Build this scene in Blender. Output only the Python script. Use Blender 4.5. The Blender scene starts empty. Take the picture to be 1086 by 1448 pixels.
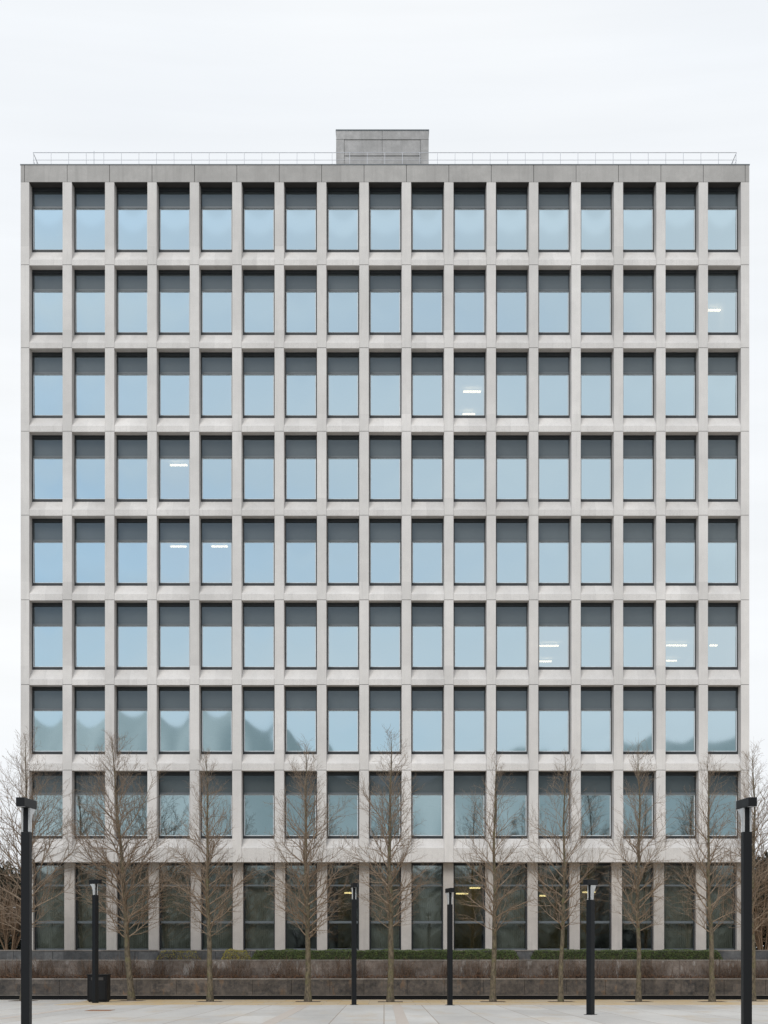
import bpy, math, random
from mathutils import Vector, Matrix, Euler, noise as mnoise

SC = bpy.context.scene
COL = SC.collection
F = 2399.0            # focal length in photograph pixels
D0 = 71.2             # camera to main facade plane (y = 0)
CAMZ = 1.38
HZ = 1365.0           # horizon row in the photograph
CX = 543.0

def wx(px, y=0.0): return (px - CX) * (D0 + y) / F
def wz(py, y=0.0): return CAMZ + (HZ - py) * (D0 + y) / F

# ------------------------------------------------------------------ helpers
class MB:
    def __init__(s): s.v = []; s.f = []; s.m = []; s.sm = []
    def face(s, pts, mi=0, smooth=False):
        n = len(s.v); s.v += [tuple(p) for p in pts]; s.f.append(tuple(range(n, n + len(pts)))); s.m.append(mi); s.sm.append(smooth)
    def hexa(s, p, mi=0):            # p: 8 points, bottom ccw 0-3, top ccw 4-7
        n = len(s.v); s.v += [tuple(q) for q in p]
        for f in ((3, 2, 1, 0), (4, 5, 6, 7), (0, 1, 5, 4), (1, 2, 6, 5), (2, 3, 7, 6), (3, 0, 4, 7)):
            s.f.append(tuple(n + i for i in f)); s.m.append(mi); s.sm.append(False)
    def box(s, x0, x1, y0, y1, z0, z1, mi=0):
        s.hexa([(x0, y0, z0), (x1, y0, z0), (x1, y1, z0), (x0, y1, z0), (x0, y0, z1), (x1, y0, z1), (x1, y1, z1), (x0, y1, z1)], mi)
    def tube(s, pts, rad, sides=4, mi=0, cap=False):
        n0 = len(s.v); a = None
        N = len(pts)
        for i in range(N):
            p = pts[i]
            t = (pts[min(i + 1, N - 1)] - pts[max(i - 1, 0)])
            if t.length < 1e-9: t = Vector((0, 0, 1))
            t.normalize()
            if a is None:
                a = t.orthogonal().normalized()
            else:
                a = a - t * a.dot(t)
                if a.length < 1e-6: a = t.orthogonal()
                a.normalize()
            b = t.cross(a)
            r = rad[i]
            for k in range(sides):
                an = 2 * math.pi * k / sides
                s.v.append(tuple(p + a * (r * math.cos(an)) + b * (r * math.sin(an))))
        for i in range(N - 1):
            for k in range(sides):
                k2 = (k + 1) % sides
                s.f.append((n0 + i * sides + k, n0 + i * sides + k2, n0 + (i + 1) * sides + k2, n0 + (i + 1) * sides + k)); s.m.append(mi); s.sm.append(True)
        if cap:
            s.f.append(tuple(n0 + k for k in range(sides))[::-1]); s.m.append(mi); s.sm.append(False)
            s.f.append(tuple(n0 + (N - 1) * sides + k for k in range(sides))); s.m.append(mi); s.sm.append(False)
    def mesh(s, name, mats):
        me = bpy.data.meshes.new(name)
        me.from_pydata(s.v, [], s.f)
        if not isinstance(mats, (list, tuple)): mats = [mats]
        for m in mats: me.materials.append(m)
        me.polygons.foreach_set('material_index', s.m)
        me.polygons.foreach_set('use_smooth', s.sm)
        me.update()
        return me
    def build(s, name, mats, parent=None, bevel=0.0):
        return link(name, s.mesh(name, mats), parent, bevel)

def link(name, me, parent=None, bevel=0.0):
    o = bpy.data.objects.new(name, me); COL.objects.link(o)
    if parent is not None: o.parent = parent
    if bevel:
        md = o.modifiers.new('bevel', 'BEVEL'); md.width = bevel; md.segments = 2; md.limit_method = 'ANGLE'
    return o

def tag(o, label=None, cat=None, group=None, kind=None):
    if label: o['label'] = label
    if cat: o['category'] = cat
    if group: o['group'] = group
    if kind: o['kind'] = kind
    return o

def empty(name, loc=(0, 0, 0), rz=0.0):
    o = bpy.data.objects.new(name, None); COL.objects.link(o); o.location = loc; o.rotation_euler = (0, 0, rz)
    o.empty_display_size = 0.2
    return o

def copy_tree(o, parent=None):
    c = o.copy(); COL.objects.link(c); c.parent = parent
    for ch in list(o.children): copy_tree(ch, c)
    return c

# ------------------------------------------------------------------ materials
class NT:
    def __init__(s, name):
        s.m = bpy.data.materials.new(name); s.m.use_nodes = True
        s.t = s.m.node_tree; s.n = s.t.nodes; s.l = s.t.links
        s.b = s.n['Principled BSDF']; s.out = s.n['Material Output']
    def add(s, t, **kw):
        nd = s.n.new(t)
        for k, v in kw.items(): setattr(nd, k, v)
        return nd
    def pos(s, scale=(1, 1, 1)):
        g = s.add('ShaderNodeNewGeometry'); mp = s.add('ShaderNodeMapping'); mp.inputs['Scale'].default_value = scale
        s.l.new(g.outputs['Position'], mp.inputs['Vector']); return mp.outputs[0]
    def noise(s, vec, scale, detail=4, rough=.55):
        nd = s.add('ShaderNodeTexNoise'); nd.inputs['Scale'].default_value = scale; nd.inputs['Detail'].default_value = detail; nd.inputs['Roughness'].default_value = rough
        s.l.new(vec, nd.inputs['Vector']); return nd.outputs[0]
    def ramp(s, f, stops):
        r = s.add('ShaderNodeValToRGB'); e = r.color_ramp.elements
        while len(e) < len(stops): e.new(.5)
        for i, (p, c) in enumerate(stops):
            e[i].position = p; e[i].color = (c[0], c[1], c[2], 1) if not isinstance(c, float) else (c, c, c, 1)
        s.l.new(f, r.inputs[0]); return r.outputs[0]
    def mix(s, f, a, b, mode='MIX'):
        m = s.add('ShaderNodeMix'); m.data_type = 'RGBA'; m.blend_type = mode
        for sock, v in ((m.inputs[0], f), (m.inputs[6], a), (m.inputs[7], b)):
            if isinstance(v, (float, int)): sock.default_value = v
            elif isinstance(v, tuple): sock.default_value = (v[0], v[1], v[2], 1)
            else: s.l.new(v, sock)
        return m.outputs[2]
    def math(s, op, a, b=None):
        m = s.add('ShaderNodeMath'); m.operation = op
        for sock, v in ((m.inputs[0], a), (m.inputs[1], b)):
            if v is None: continue
            if isinstance(v, (float, int)): sock.default_value = v
            else: s.l.new(v, sock)
        return m.outputs[0]
    def color(s, c):
        if isinstance(c, tuple): s.b.inputs['Base Color'].default_value = (c[0], c[1], c[2], 1)
        else: s.l.new(c, s.b.inputs['Base Color'])
    def bump(s, h, strength=.2, dist=.01):
        b = s.add('ShaderNodeBump'); b.inputs['Strength'].default_value = strength; b.inputs['Distance'].default_value = dist
        s.l.new(h, b.inputs['Height']); s.l.new(b.outputs[0], s.b.inputs['Normal'])
    def rough(s, r, metal=0.0):
        if isinstance(r, float): s.b.inputs['Roughness'].default_value = r
        else: s.l.new(r, s.b.inputs['Roughness'])
        s.b.inputs['Metallic'].default_value = metal

def concrete(name, base, stain=.35, streak=.3):
    k = NT(name)
    p = k.pos()
    big = k.noise(p, .35, 5)
    mid = k.noise(p, 2.6, 6, .65)
    fine = k.noise(p, 38, 3, .7)
    st = k.noise(k.pos((3.2, 3.2, .22)), 1.0, 5, .65)
    d = tuple(c * .88 for c in base); l = tuple(min(1, c * 1.09) for c in base)
    c = k.mix(k.ramp(big, [(.3, 0.0), (.7, 1.0)]), d, l)
    c = k.mix(k.math('MULTIPLY', k.ramp(mid, [(.42, 1.0), (.66, 0.0)]), stain), c, tuple(x * .74 for x in base))
    c = k.mix(k.math('MULTIPLY', k.ramp(st, [(.52, 0.0), (.74, 1.0)]), streak), c, tuple(x * .62 for x in base))
    oi = k.add('ShaderNodeObjectInfo')
    tone = k.ramp(oi.outputs['Random'], [(0.0, .95), (1.0, 1.04)])
    # every cast panel came out a slightly different tone
    g = k.add('ShaderNodeNewGeometry'); sp = k.add('ShaderNodeSeparateXYZ'); k.l.new(g.outputs['Position'], sp.inputs[0])
    cell = k.add('ShaderNodeCombineXYZ')
    k.l.new(k.math('FLOOR', k.math('DIVIDE', sp.outputs[0], 1.78)), cell.inputs[0]); k.l.new(k.math('FLOOR', k.math('DIVIDE', k.math('ADD', sp.outputs[2], .12), 3.52)), cell.inputs[2])
    wn = k.add('ShaderNodeTexWhiteNoise'); k.l.new(cell.outputs[0], wn.inputs['Vector'])
    c = k.mix(1.0, c, k.ramp(wn.outputs['Value'], [(0.0, .92), (1.0, 1.05)]), 'MULTIPLY')
    drip = k.noise(k.pos((9, 9, .5)), 1.0, 4, .6)
    c = k.mix(k.math('MULTIPLY', k.ramp(drip, [(.56, 0.0), (.75, 1.0)]), .2), c, tuple(x * .55 for x in base))
    c = k.mix(1.0, c, tone, 'MULTIPLY')
    c = k.mix(1.0, c, k.ramp(fine, [(.3, .86), (.7, 1.1)]), 'MULTIPLY')
    k.color(c); k.rough(.9); k.bump(k.noise(p, 24, 4, .7), .25, .01)
    return k.m

def plain(name, c, rough=.5, metal=0.0, var=.12, scale=6.0):
    k = NT(name)
    n = k.noise(k.pos(), scale, 5, .6)
    k.color(k.mix(n, tuple(x * (1 - var) for x in c), tuple(min(1, x * (1 + var)) for x in c)))
    k.rough(rough, metal)
    return k.m

def emitter(name, c, e):
    k = NT(name)
    k.color((.9, .9, .88)); k.b.inputs['Emission Color'].default_value = (c[0], c[1], c[2], 1); k.b.inputs['Emission Strength'].default_value = e
    return k.m

def coated_glass(name, tint, refl, trans):
    k = NT(name)
    g = k.add('ShaderNodeBsdfGlossy'); g.inputs['Color'].default_value = (*tint, 1); g.inputs['Roughness'].default_value = 0.03
    t = k.add('ShaderNodeBsdfTransparent'); t.inputs['Color'].default_value = (*trans, 1)
    mx = k.add('ShaderNodeMixShader'); mx.inputs[0].default_value = refl
    k.l.new(t.outputs[0], mx.inputs[1]); k.l.new(g.outputs[0], mx.inputs[2]); k.l.new(mx.outputs[0], k.out.inputs[0])
    return k.m

def panel_glass(name):
    k = NT(name)
    n = k.noise(k.pos((1, 1, .5)), .8, 4)
    oi = k.add('ShaderNodeObjectInfo')
    k.color(k.mix(1.0, k.mix(n, (.050, .058, .060), (.078, .089, .091)), k.ramp(oi.outputs['Random'], [(0.0, .8), (1.0, 1.15)]), 'MULTIPLY')); k.rough(.5)
    k.b.inputs['Specular IOR Level'].default_value = .2
    g = k.add('ShaderNodeBsdfGlossy'); g.inputs['Color'].default_value = (.75, .9, 1, 1); g.inputs['Roughness'].default_value = 0.03
    mx = k.add('ShaderNodeMixShader'); mx.inputs[0].default_value = .085
    k.l.new(k.b.outputs[0], mx.inputs[1]); k.l.new(g.outputs[0], mx.inputs[2]); k.l.new(mx.outputs[0], k.out.inputs[0])
    return k.m

def stone(name, a, b, stainc, stain=.5, patch=None):
    k = NT(name)
    p = k.pos()
    n1 = k.noise(p, 2.2, 6, .7); n2 = k.noise(p, 7, 5, .7)
    c = k.mix(k.ramp(n1, [(.35, 0.0), (.65, 1.0)]), a, b)
    c = k.mix(k.math('MULTIPLY', k.ramp(n2, [(.45, 0.0), (.7, 1.0)]), stain), c, stainc)
    if patch:
        n3 = k.noise(k.pos((1.5, 1, .6)), 1.7, 4, .6)
        c = k.mix(k.math('MULTIPLY', k.ramp(n3, [(.58, 0.0), (.66, 1.0)]), .55), c, patch)
    g = k.add('ShaderNodeNewGeometry'); sp = k.add('ShaderNodeSeparateXYZ'); k.l.new(g.outputs['Position'], sp.inputs[0])
    cell = k.add('ShaderNodeCombineXYZ'); k.l.new(k.math('FLOOR', k.math('DIVIDE', sp.outputs[0], .78)), cell.inputs[0]); k.l.new(k.math('FLOOR', k.math('DIVIDE', sp.outputs[2], .32)), cell.inputs[2])
    wn = k.add('ShaderNodeTexWhiteNoise'); k.l.new(cell.outputs[0], wn.inputs['Vector'])
    c = k.mix(1.0, c, k.ramp(wn.outputs['Value'], [(0.0, .72), (1.0, 1.22)]), 'MULTIPLY')
    k.color(c); k.rough(.75); k.bump(n2, .35, .02)
    return k.m

M = {}
M['concrete'] = concrete('precast_concrete', (.715, .690, .670), .18, .24)
M['concrete_top'] = concrete('weathered_concrete', (.485, .47, .455), .4, .45)
M['concrete_ph'] = concrete('stained_concrete', (.52, .51, .505), .8, .7)
M['concrete_ground'] = concrete('weathered_pier_concrete', (.54, .50, .465), .35, .4)
M['joint'] = plain('joint_sealant', (.05, .047, .045), .9)
M['frame'] = plain('anodised_frame', (.022, .026, .030), .45, .0)
M['frame_light'] = plain('grey_transom', (.12, .14, .155), .4, .0)
M['bead'] = plain('glazing_bead', (.78, .84, .88), .4)
M['panel'] = panel_glass('spandrel_glass')
M['glass'] = coated_glass('coated_glass', (.625, .77, .835), .82, (.75, .8, .78))
M['glass_lit'] = coated_glass('lit_room_glass', (.665, .785, .835), .81, (.92, .92, .88))  # room glow put into the glass: paler, warmer tint, clearer than the rest
M['glass_ground'] = coated_glass('clear_glass', (.85, .95, .98), .42, (.62, .66, .60))
M['office'] = plain('office_paint', (.62, .60, .56), .9)
M['slab'] = plain('ceiling_tile', (.75, .74, .70), .9)
M['blind'] = plain('blind_fabric', (.42, .415, .40), .95, 0, .25, 1.2)
M['lobby'] = plain('lobby_paint', (.42, .36, .16), .9)
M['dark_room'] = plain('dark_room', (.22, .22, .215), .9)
M['lamp'] = emitter('fluorescent_tube', (1.0, .80, .52), 4.0)
M['lamp_warm'] = emitter('warm_tube', (1.0, .78, .36), 2.6)
M['galv'] = plain('galvanised_rail', (.46, .47, .50), .5, .1)
M['rail'] = plain('pale_rail_paint', (.62, .63, .67), .5)
M['black'] = plain('black_powder_coat', (.006, .007, .0085), .5); M['black'].node_tree.nodes['Principled BSDF'].inputs['Specular IOR Level'].default_value = .25
M['binmat'] = plain('black_bin_paint', (.006, .006, .007), .6); M['binmat'].node_tree.nodes['Principled BSDF'].inputs['Specular IOR Level'].default_value = .2
M['wall_dark'] = stone('dark_slate', (.034, .032, .032), (.125, .106, .092), (.20, .16, .125), .5, (.19, .115, .065))
M['wall_mid'] = stone('brown_stone', (.15, .12, .10), (.27, .225, .195), (.095, .07, .055), .6, (.50, .48, .46))
M['wall_up'] = stone('grey_slate', (.085, .088, .092), (.165, .165, .165), (.06, .06, .06), .45)
M['coping'] = stone('coping_stone', (.22, .20, .18), (.32, .29, .26), (.14, .11, .09), .5)
M['soil'] = plain('leaf_litter', (.075, .040, .022), .95, 0, .5, 20)
M['pit'] = plain('pit_mulch', (.060, .034, .020), .95, 0, .5, 25)
M['rust'] = plain('rusty_steel', (.26, .115, .045), .8, 0, .4, 14)
M['terrace'] = plain('terrace_paving', (.35, .34, .33), .85)

def bark(name, a, b, lichen=None):
    k = NT(name)
    n1 = k.noise(k.pos((9, 9, 4)), 1.6, 5, .7); n2 = k.noise(k.pos(), 3.5, 5, .6)
    c = k.mix(k.ramp(n1, [(.35, 0.0), (.65, 1.0)]), a, b)
    if lichen: c = k.mix(k.math('MULTIPLY', k.ramp(n2, [(.5, 0.0), (.68, 1.0)]), .6), c, lichen)
    k.color(c); k.rough(.9); k.bump(n1, .5, .015)
    return k.m
M['bark'] = bark('tree_bark', (.050, .040, .028), (.19, .155, .105), (.15, .145, .06))
M['twig'] = bark('twig_bark', (.185, .135, .098), (.35, .265, .19))
M['shrubtwig'] = bark('shrub_twig', (.16, .10, .06), (.27, .18, .11))
M['stem'] = bark('dry_stem', (.055, .033, .022), (.33, .22, .15))

def leafy(name, a, b):
    k = NT(name)
    n = k.noise(k.pos(), 5, 4, .6)
    k.color(k.mix(k.ramp(n, [(.35, 0.0), (.65, 1.0)]), a, b)); k.rough(.6)
    return k.m
M['hedge'] = leafy('hedge_leaf', (.045, .075, .018), (.12, .165, .04))
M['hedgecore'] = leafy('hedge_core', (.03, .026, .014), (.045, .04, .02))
M['yellow'] = leafy('yellow_leaf', (.20, .19, .035), (.40, .33, .05))
M['ever'] = leafy('evergreen_leaf', (.008, .014, .008), (.022, .032, .015))
M['dryleaf'] = leafy('dry_leaf', (.13, .06, .03), (.22, .11, .05))
M['woods'] = leafy('woods_leaf', (.19, .20, .185), (.29, .30, .27))
M['hill'] = leafy('hazy_hill', (.27, .34, .34), (.36, .42, .42))  # distance haze put into the hill's pale teal colour

def paving():
    k = NT('plaza_paving')
    p = k.pos()
    br = k.add('ShaderNodeTexBrick'); k.l.new(k.pos((1, 1, 1)), br.inputs['Vector'])
    br.inputs['Color1'].default_value = (.515, .495, .465, 1); br.inputs['Color2'].default_value = (.62, .60, .565, 1)
    br.inputs['Mortar'].default_value = (.30, .22, .16, 1)
    br.inputs['Scale'].default_value = 1.0; br.inputs['Mortar Size'].default_value = .012; br.inputs['Mortar Smooth'].default_value = .3
    br.inputs['Brick Width'].default_value = 1.3; br.inputs['Row Height'].default_value = 6.2; br.offset = 0.0; br.inputs['Bias'].default_value = 0
    n1 = k.noise(k.pos((.35, .08, 1)), 1.0, 5, .6); n2 = k.noise(p, 5, 6, .75); n3 = k.noise(k.pos((.6, .18, 1)), 1.3, 4, .6)
    c = k.mix(1.0, br.outputs['Color'], k.ramp(n1, [(.3, .82), (.7, 1.1)]), 'MULTIPLY')
    c = k.mix(1.0, c, k.ramp(n2, [(.3, .88), (.7, 1.06)]), 'MULTIPLY')
    c = k.mix(k.math('MULTIPLY', k.ramp(n3, [(.52, 0.0), (.68, 1.0)]), .5), c, (.50, .40, .28))
    k.color(c); k.rough(.7); k.bump(n2, .15, .01)
    return k.m
M['paving'] = paving()
def ochre():
    k = NT('ochre_paving')
    br = k.add('ShaderNodeTexBrick'); k.l.new(k.pos(), br.inputs['Vector'])
    br.inputs['Color1'].default_value = (.56, .40, .19, 1); br.inputs['Color2'].default_value = (.53, .44, .32, 1); br.inputs['Mortar'].default_value = (.3, .23, .16, 1)
    br.inputs['Scale'].default_value = 1; br.inputs['Mortar Size'].default_value = .012; br.inputs['Brick Width'].default_value = 1.1; br.inputs['Row Height'].default_value = 1.4
    n1 = k.noise(k.pos((.5, .5, 1)), .8, 5, .6)
    c = k.mix(k.ramp(n1, [(.5, 0.0), (.7, .8)]), br.outputs['Color'], (.54, .48, .40))
    k.color(c); k.rough(.75)
    return k.m
M['ochre'] = ochre()
M['strip'] = plain('pink_granite_strip', (.52, .46, .405), .75, 0, .15, 3)
M['ground'] = plain('ground_asphalt', (.20, .20, .19), .9, 0, .2, .3)

# ------------------------------------------------------------------ camera, world, sun
cam = bpy.data.cameras.new('Camera'); co = bpy.data.objects.new('Camera', cam); COL.objects.link(co)
co.location = (0, -D0, CAMZ); co.rotation_euler = (math.radians(90), 0, 0)
cam.lens = F / 1448 * 36; cam.sensor_width = 36; cam.sensor_fit = 'AUTO'
cam.shift_y = (HZ - 724) / 1448; cam.shift_x = 0.0
cam.clip_start = .5; cam.clip_end = 5000
SC.camera = co

SUN_EL, SUN_AZ = math.radians(40), math.radians(200)   # azimuth from +y clockwise
w = bpy.data.worlds.new('World'); SC.world = w; w.use_nodes = True
t = w.node_tree; n = t.nodes; l = t.links
bg = n['Background']; bg.inputs[1].default_value = .10
sky = n.new('ShaderNodeTexSky'); sky.sky_type = 'NISHITA'; sky.sun_disc = False; sky.sun_elevation = SUN_EL; sky.sun_rotation = SUN_AZ
tc = n.new('ShaderNodeTexCoord')
mp = n.new('ShaderNodeMapping'); mp.inputs['Scale'].default_value = (1.3, 1.3, 4.2); l.new(tc.outputs['Generated'], mp.inputs[0])
cn = n.new('ShaderNodeTexNoise'); cn.inputs['Scale'].default_value = 1.25; cn.inputs['Detail'].default_value = 5; cn.inputs['Roughness'].default_value = .5; l.new(mp.outputs[0], cn.inputs['Vector'])
cr = n.new('ShaderNodeValToRGB'); cr.color_ramp.elements[0].position = .3; cr.color_ramp.elements[0].color = (8.6, 9.0, 9.5, 1); cr.color_ramp.elements[1].position = .7; cr.color_ramp.elements[1].color = (9.75, 9.95, 10.1, 1); l.new(cn.outputs[0], cr.inputs[0])
# thinner cloud towards the south-west: more of the blue sky comes through there
sx = n.new('ShaderNodeSeparateXYZ'); l.new(tc.outputs['Generated'], sx.inputs[0])
m1 = n.new('ShaderNodeMath'); m1.operation = 'MULTIPLY_ADD'; m1.inputs[1].default_value = -.24; m1.inputs[2].default_value = .02; l.new(sx.outputs[1], m1.inputs[0])
m2 = n.new('ShaderNodeMath'); m2.operation = 'MULTIPLY_ADD'; m2.inputs[1].default_value = -.95; l.new(sx.outputs[0], m2.inputs[0]); l.new(m1.outputs[0], m2.inputs[2]); m2.use_clamp = True
m3 = n.new('ShaderNodeMath'); m3.operation = 'MINIMUM'; m3.inputs[1].default_value = .8; mp2 = n.new('ShaderNodeMapping'); mp2.inputs['Scale'].default_value = (2.2, 2.2, 7.5); l.new(tc.outputs['Generated'], mp2.inputs[0])
cn2 = n.new('ShaderNodeTexNoise'); cn2.inputs['Scale'].default_value = 2.0; cn2.inputs['Detail'].default_value = 6; cn2.inputs['Distortion'].default_value = .4; l.new(mp2.outputs[0], cn2.inputs['Vector'])
cr2 = n.new('ShaderNodeValToRGB'); cr2.color_ramp.elements[0].position = .32; cr2.color_ramp.elements[0].color = (.35, .35, .35, 1); cr2.color_ramp.elements[1].position = .66; cr2.color_ramp.elements[1].color = (1.5, 1.5, 1.5, 1); l.new(cn2.outputs[0], cr2.inputs[0])
m4 = n.new('ShaderNodeMath'); m4.operation = 'MULTIPLY'; l.new(m2.outputs[0], m4.inputs[0]); l.new(cr2.outputs[0], m4.inputs[1])
l.new(m4.outputs[0], m3.inputs[0])
mx = n.new('ShaderNodeMix'); mx.data_type = 'RGBA'; l.new(m3.outputs[0], mx.inputs[0]); l.new(cr.outputs[0], mx.inputs[6]); tn = n.new('ShaderNodeMix'); tn.data_type = 'RGBA'; tn.blend_type = 'MULTIPLY'; tn.inputs[0].default_value = 1; tn.inputs[7].default_value = (.76, .92, 1.01, 1); l.new(sky.outputs[0], tn.inputs[6]); l.new(tn.outputs[2], mx.inputs[7])
# thin layers of stratus: faint level streaks, one brighter layer in the southern sky
mp3 = n.new('ShaderNodeMapping'); mp3.inputs['Scale'].default_value = (2.0, 2.0, 34.0); l.new(tc.outputs['Generated'], mp3.inputs[0])
cn3 = n.new('ShaderNodeTexNoise'); cn3.inputs['Scale'].default_value = 1.4; cn3.inputs['Detail'].default_value = 4; l.new(mp3.outputs[0], cn3.inputs['Vector'])
def mth(op, a, b_=None, c_=None):
    q = n.new('ShaderNodeMath'); q.operation = op
    for sk, v in zip(q.inputs, (a, b_, c_)):
        if v is None: continue
        if isinstance(v, (int, float)): sk.default_value = v
        else: l.new(v, sk)
    return q.outputs[0]
bandf = mth('MAXIMUM', mth('SUBTRACT', 1.0, mth('DIVIDE', mth('ABSOLUTE', mth('SUBTRACT', sx.outputs[2], .4035)), .0065)), 0.0)
bandf = mth('MULTIPLY', mth('MINIMUM', mth('MULTIPLY', bandf, 2.0), 1.0), mth('LESS_THAN', sx.outputs[1], 0.0))
gain = mth('ADD', mth('MULTIPLY_ADD', cn3.outputs[0], .13, .925), mth('MULTIPLY', bandf, .13))
gm = n.new('ShaderNodeMix'); gm.data_type = 'RGBA'; gm.blend_type = 'MULTIPLY'; gm.inputs[0].default_value = 1
l.new(mx.outputs[2], gm.inputs[6]); l.new(gain, gm.inputs[7])
l.new(gm.outputs[2], bg.inputs[0])

sd = bpy.data.lights.new('sun', 'SUN'); sd.energy = 1.5; sd.angle = math.radians(25); sd.color = (1, .96, .9)
so = bpy.data.objects.new('sun', sd); COL.objects.link(so)
dirv = Vector((math.sin(SUN_AZ) * math.cos(SUN_EL), math.cos(SUN_AZ) * math.cos(SUN_EL), math.sin(SUN_EL)))
so.rotation_euler = dirv.to_track_quat('Z', 'Y').to_euler(); so.location = (0, -40, 60)

SC.view_settings.view_transform = 'Standard'; SC.view_settings.look = 'None'; SC.view_settings.exposure = 0.0; SC.view_settings.gamma = 1
SC.cycles.max_bounces = 8; SC.cycles.transparent_max_bounces = 12; SC.cycles.caustics_reflective = False; SC.cycles.caustics_refractive = False
SC.cycles.use_denoising = True; SC.cycles.denoising_prefilter = 'NONE'; SC.cycles.sample_clamp_indirect = 2.0

# ------------------------------------------------------------------ setting
def sheet(name, x0, x1, y0, y1, z, mat, thick=.3):
    b = MB(); b.box(x0, x1, y0, y1, z - thick, z); return b.build(name, mat)
tag(sheet('ground', -2500, 2500, -2500, 2500, -.012, M['ground'], 1.0), kind='structure')
tag(sheet('plaza', -60, 60, -88, -2.9, 0, M['paving'], .010), kind='structure')
b = MB()
yb0 = -(D0 - 1.38 * F / 56.0)              # front edge of the ochre band (photograph row 1421)
b.box(-11.5, 60, yb0, -3.02, -.004, .004); tag(b.build('tree_row_paving', M['ochre']), kind='structure')
for k_, (xa, wid) in enumerate(((wx(561, yb0), .30), (wx(432, yb0), .34), (wx(690, yb0), .0), (-9.9, .3))):
    if wid:
        b = MB(); b.box(xa - wid / 2, xa + wid / 2, -70, yb0 - .002, -.003, .0045); tag(b.build('paving_strip', M['strip']), kind='structure')
# raised ground behind the retaining walls
tag(sheet('terrace_ground', -60, 60, -.9, 60, 2.00, M['terrace'], 2.0), kind='structure')

def retaining_wall(name, label, y, z0, z1, mat, seed, toe=False, depth=.45, cop=.05, xa=-58.0, xb=58.0):
    rnd = random.Random(seed)
    b = MB(); x = xa
    zt = z1 - cop
    zb = z0 + (.19 if toe else 0)
    while x < xb:
        L = rnd.uniform(1.35, 1.75)
        yy = y + rnd.uniform(0, .006)
        b.box(x, min(x + L - .012, xb), yy, y + depth, zb, zt - .003)
        x += L
    b.box(xa, xb, y + .05, y + depth - .02, z0, zt - .01, 1)
    root = b.build(name, [mat, M['joint']], None, .006)
    c = MB(); x = xa + .4
    while x < xb:
        L = 2.4; c.box(x, x + L - .008, y - .012, y + depth - .02, zt, z1); x += L
    c.build('coping', M['coping'], root, .005)
    if toe:
        p = MB(); p.box(xa, xb, y - .004, y + .04, z0 + .165, z0 + .187); p.build('drip_edge', M['coping'], root)
        p = MB(); p.box(xa, xb, y + .035, y + .048, z0 - .02, z0 + .16); p.build('plinth_or_shade_strip', M['binmat'], root)  # black strip paints in the shade of the recess at the wall base
    tag(root, label, 'wall', 'stepped retaining walls in front of the building')
    return root
Y1, Y2, Y3 = -3.0, -2.1, -1.05
T1, T2, T3 = wz(1383.5, Y1), wz(1357, Y2), wz(1343.2, Y3)
retaining_wall('retaining_wall', 'lowest dark slate retaining wall rising from the plaza paving', Y1, 0, T1, M['wall_dark'], 1, True)
retaining_wall('retaining_wall', 'brown stone retaining wall behind the dry stems, middle of the three steps', Y2, .3, T2, M['wall_mid'], 2)
retaining_wall('retaining_wall', 'topmost grey slate retaining wall just under the ground floor windows', Y3, 1.0, T3, M['wall_up'], 3, depth=.3)
b = MB(); b.box(-58, 58, Y1 + .44, Y2 - .01, .2, T1 - .05); tag(b.build('planting_soil', M['soil']), kind='structure')
b = MB(); b.box(-58, 58, Y2 + .44, Y3 - .01, .8, T2 - .06); tag(b.build('planting_soil', M['soil']), kind='structure')

# ------------------------------------------------------------------ building
BX0, BX1 = wx(29.2), wx(1059.6)
ROWS = [(258.0, 357.0, 367.0), (375.0, 474.0, 484.5), (492.3, 591.4, 602.0), (610.4, 709.8, 720.6), (729.1, 828.4, 840.0), (848.8, 947.2, 960.4), (968.6, 1066.7, 1079.5), (1089.6, 1186.0, 1199.0)]
DW = .48                        # depth of the window reveal
SOF = [wz(r[0]) for r in ROWS] + [wz(1219.0)]      # soffit levels, last = over ground floor
SILLB = [wz(r[1], DW) for r in ROWS]
SILLF = [wz(r[2]) for r in ROWS]
ZG = 2.0
ZP = wz(232.2)
PC = [wx(95 + 59.97 * i) for i in range(16)]       # inner pier centres
PH = .193                                         # half width at the front
SPL = .032
bld = empty('office_building', (0, 0, 0))
tag(bld, 'nine storey pale concrete office block with a regular grid of blue glass windows', 'building')
G = .010
def pier(xa, xb, sa=SPL, sb=SPL):
    b = MB()
    levels = [SOF[8]] + [SOF[7 - i] + .02 for i in range(8)]
    for i in range(8):
        z0 = levels[i] + (G if i else 0); z1 = levels[i + 1] - G
        b.hexa([(xa, 0, z0), (xb, 0, z0), (xb + sb, .62, z0), (xa - sa, .62, z0), (xa, 0, z1), (xb, 0, z1), (xb + sb, .62, z1), (xa - sa, .62, z1)])
    for i in range(1, 8):
        b.box(xa + .012, xb - .012, .015, .5, levels[i] - G, levels[i] + G, 1)
    return b.build('pier', [M['concrete'], M['joint']], bld)
edges = []
pier(BX0, wx(41.2), 0, SPL); edges.append((BX0, wx(41.2)))
for c in PC: pier(c - PH, c + PH); edges.append((c - PH, c + PH))
pier(wx(1047.8), BX1, SPL, 0); edges.append((wx(1047.8), BX1))
OPEN = [(edges[i][1], edges[i + 1][0]) for i in range(17)]
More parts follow.
